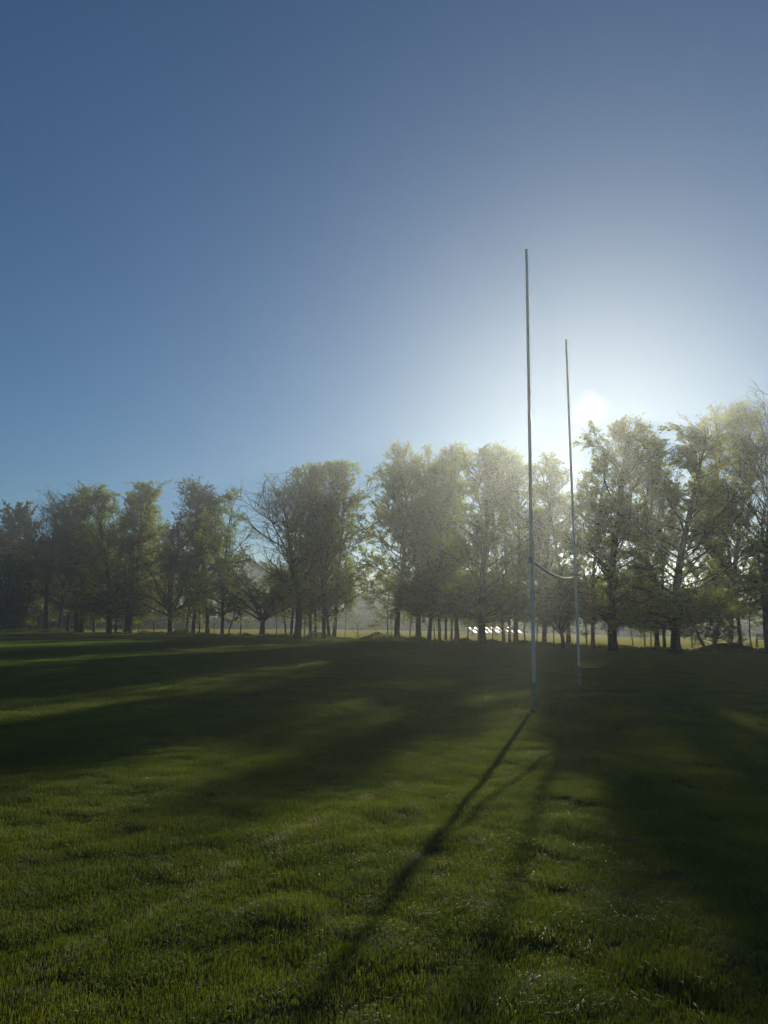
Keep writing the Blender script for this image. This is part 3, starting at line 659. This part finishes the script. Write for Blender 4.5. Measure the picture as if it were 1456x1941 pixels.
a = r.normal(0, 1, (n, 3)); a /= np.linalg.norm(a, axis=1)[:, None]; a[:, 2] = np.abs(a[:, 2]); a *= r.uniform(.5, 1, n)[:, None]*np.array([.9, .9, 2.1])
mb = MB(); mb.add(*leaf_quads(r, a, .12)); o = mb.build('shrub', LEAF_DARK); o.location = p; tag(o, 'rounded dark shrub standing on the grass at the far left edge', 'shrub')

# undergrowth and rough strip along the feet of the trees
ug = [ground_pt(-60, 1198), ground_pt(110, 1200), ground_pt(300, 1204), ground_pt(500, 1209), ground_pt(640, 1211.5), ground_pt(760, 1214), ground_pt(900, 1220), ground_pt(1050, 1227), ground_pt(1200, 1232), ground_pt(1330, 1236), ground_pt(1500, 1241)]
def undergrowth():
    r = np.random.default_rng(41); P = np.array([tuple(p) for p in ug]); n = 60000
    seg = np.linalg.norm(np.diff(P, axis=0), axis=1); cs = np.concatenate([[0], np.cumsum(seg)])
    s_ = r.uniform(0, cs[-1], n); x = np.interp(s_, cs, P[:, 0]); y = np.interp(s_, cs, P[:, 1])
    o = r.normal(0, .8, n); nn = vnoise(s_, o*.6+9, .9, 3)*vnoise(s_, o*0+3, .25, 4)
    keep = nn > .10
    z = np.clip(nn*1.1, .05, .7)*r.uniform(0, 1, n)**.8
    C = np.stack([x, y + 1.0 + o, z], -1)[keep]
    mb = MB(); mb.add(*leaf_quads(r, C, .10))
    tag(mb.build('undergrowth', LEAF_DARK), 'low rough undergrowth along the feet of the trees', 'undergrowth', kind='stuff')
undergrowth()
# mound at right
gmd = ground_pt(1392, 1236)
mb = MB(); v = []; nn_ = 28
for j in range(8):
    for i in range(nn_):
        a = i*2*PI/nn_; rr = 1 - j/7.5; v.append((2.1*rr*math.cos(a)*(1+.1*math.sin(3*a)), 1.0*rr*math.sin(a), .5*math.cos(rr*PI/2)**.8 - .03 + .03*math.sin(5*a+j)))
q = [(j*nn_+i, j*nn_+(i+1) % nn_, (j+1)*nn_+(i+1) % nn_, (j+1)*nn_+i) for j in range(7) for i in range(nn_)]
mb.add(v, q); mo = mb.build('mound', GROUND, smooth=True); mo.location = (gmd.x, gmd.y+.9, 0); tag(mo, kind='structure')

# ------------------------------------------------------------------ trees beyond the field
TOPMAX = 17.5
FAR = [  # key, x, depth, top y, width, label
 ('K3', -40, 120, 960, 150, 'dark leafy tree rising behind the reddish tree at the far left edge'),
 ('K3', 25, 118, 952, 110, 'round-topped green tree behind the reddish tree at far left'),
 ('R1', 60, 110, 1010, 130, 'reddish tree deep behind the left end of the row'),
 ('K3', 105, 125, 1000, 150, 'dense dark tree behind the nearly bare pair at left'),
 ('K3', 170, 125, 990, 150, 'dense dark tree beyond the thin lone stem at left'),
 ('K3', 235, 130, 1010, 130, 'dark tree beyond the V-shaped pair'),
 ('K3', 300, 135, 995, 120, 'dark green tree beyond the bank, left of the low spreading tree'),
 ('K3', 350, 150, 1035, 130, 'green tree beyond the bank, right of the low spreading tree'),
 ('R1', 430, 160, 1040, 150, 'brownish tree beyond the field behind the left middle group'),
 ('K3', 500, 165, 1060, 150, 'dark tree beyond the field behind the low tree standing alone'),
 ('K3', 560, 165, 1075, 130, 'green tree beyond the hedge behind the big feathery tree'),
 ('K3', 640, 185, 1075, 120, 'dark tree beyond the hedge left above the pavilion'),
 ('K3', 720, 190, 1080, 140, 'dark tree rising behind the pavilion roof'),
 ('K3', 810, 185, 1085, 140, 'dark tree behind the right end of the pavilion'),
 ('K3', 890, 170, 1090, 120, 'green tree beyond the hedge behind the white covers, left one'),
 ('K3', 960, 165, 1090, 120, 'dark tree beyond the hedge behind the white covers, right one'),
 ('K3', 1045, 160, 1068, 110, 'dark rounded tree beyond the hedge between the goal posts'),
 ('K3', 1120, 150, 1085, 120, 'green tree beyond the hedge right of the farther goal post'),
 ('K3', 1210, 140, 1110, 130, 'pale leafy tree beyond the hedge above the shed'),
 ('K3', 1300, 150, 1120, 120, 'dark tree beyond the hedge behind the ivy-covered bush'),
 ('K3', 1400, 200, 1130, 140, 'small dark tree beyond the far building at right'),
 ('K3', 1470, 150, 1090, 120, 'green tree beyond the hedge at the right edge'),
]
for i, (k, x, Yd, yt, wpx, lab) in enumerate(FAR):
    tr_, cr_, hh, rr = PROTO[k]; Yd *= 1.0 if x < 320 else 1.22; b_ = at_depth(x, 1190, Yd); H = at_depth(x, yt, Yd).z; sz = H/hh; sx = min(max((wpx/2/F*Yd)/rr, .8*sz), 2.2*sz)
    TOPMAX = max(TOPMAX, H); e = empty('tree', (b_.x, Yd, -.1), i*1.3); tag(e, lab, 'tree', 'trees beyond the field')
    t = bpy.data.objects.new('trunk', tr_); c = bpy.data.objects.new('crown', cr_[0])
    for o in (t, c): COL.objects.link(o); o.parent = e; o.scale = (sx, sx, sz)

# ------------------------------------------------------------------ haze, added to give the veil of glare around the sun
def haze():
    m = bpy.data.materials.new('haze'); m.use_nodes = True; t = m.node_tree; t.nodes.clear()
    v = t.nodes.new('ShaderNodeVolumePrincipled'); v.inputs['Density'].default_value = HAZE_DENSITY; v.inputs['Anisotropy'].default_value = HAZE_G
    v.inputs['Color'].default_value = (.90, .98, .95, 1)
    o = t.nodes.new('ShaderNodeOutputMaterial'); t.links.new(v.outputs[0], o.inputs['Volume'])
    b = MB(); zt = TOPMAX + 1.0; b.box((0, 0, (zt-1.2)/2), (2000, 2000, zt+1.2)); print('HAZE TOP', zt); h = b.build('haze', m); tag(h, 'pale haze added over the field for the glare around the sun', 'haze', kind='stuff')
if HAZE_DENSITY > 0: haze()
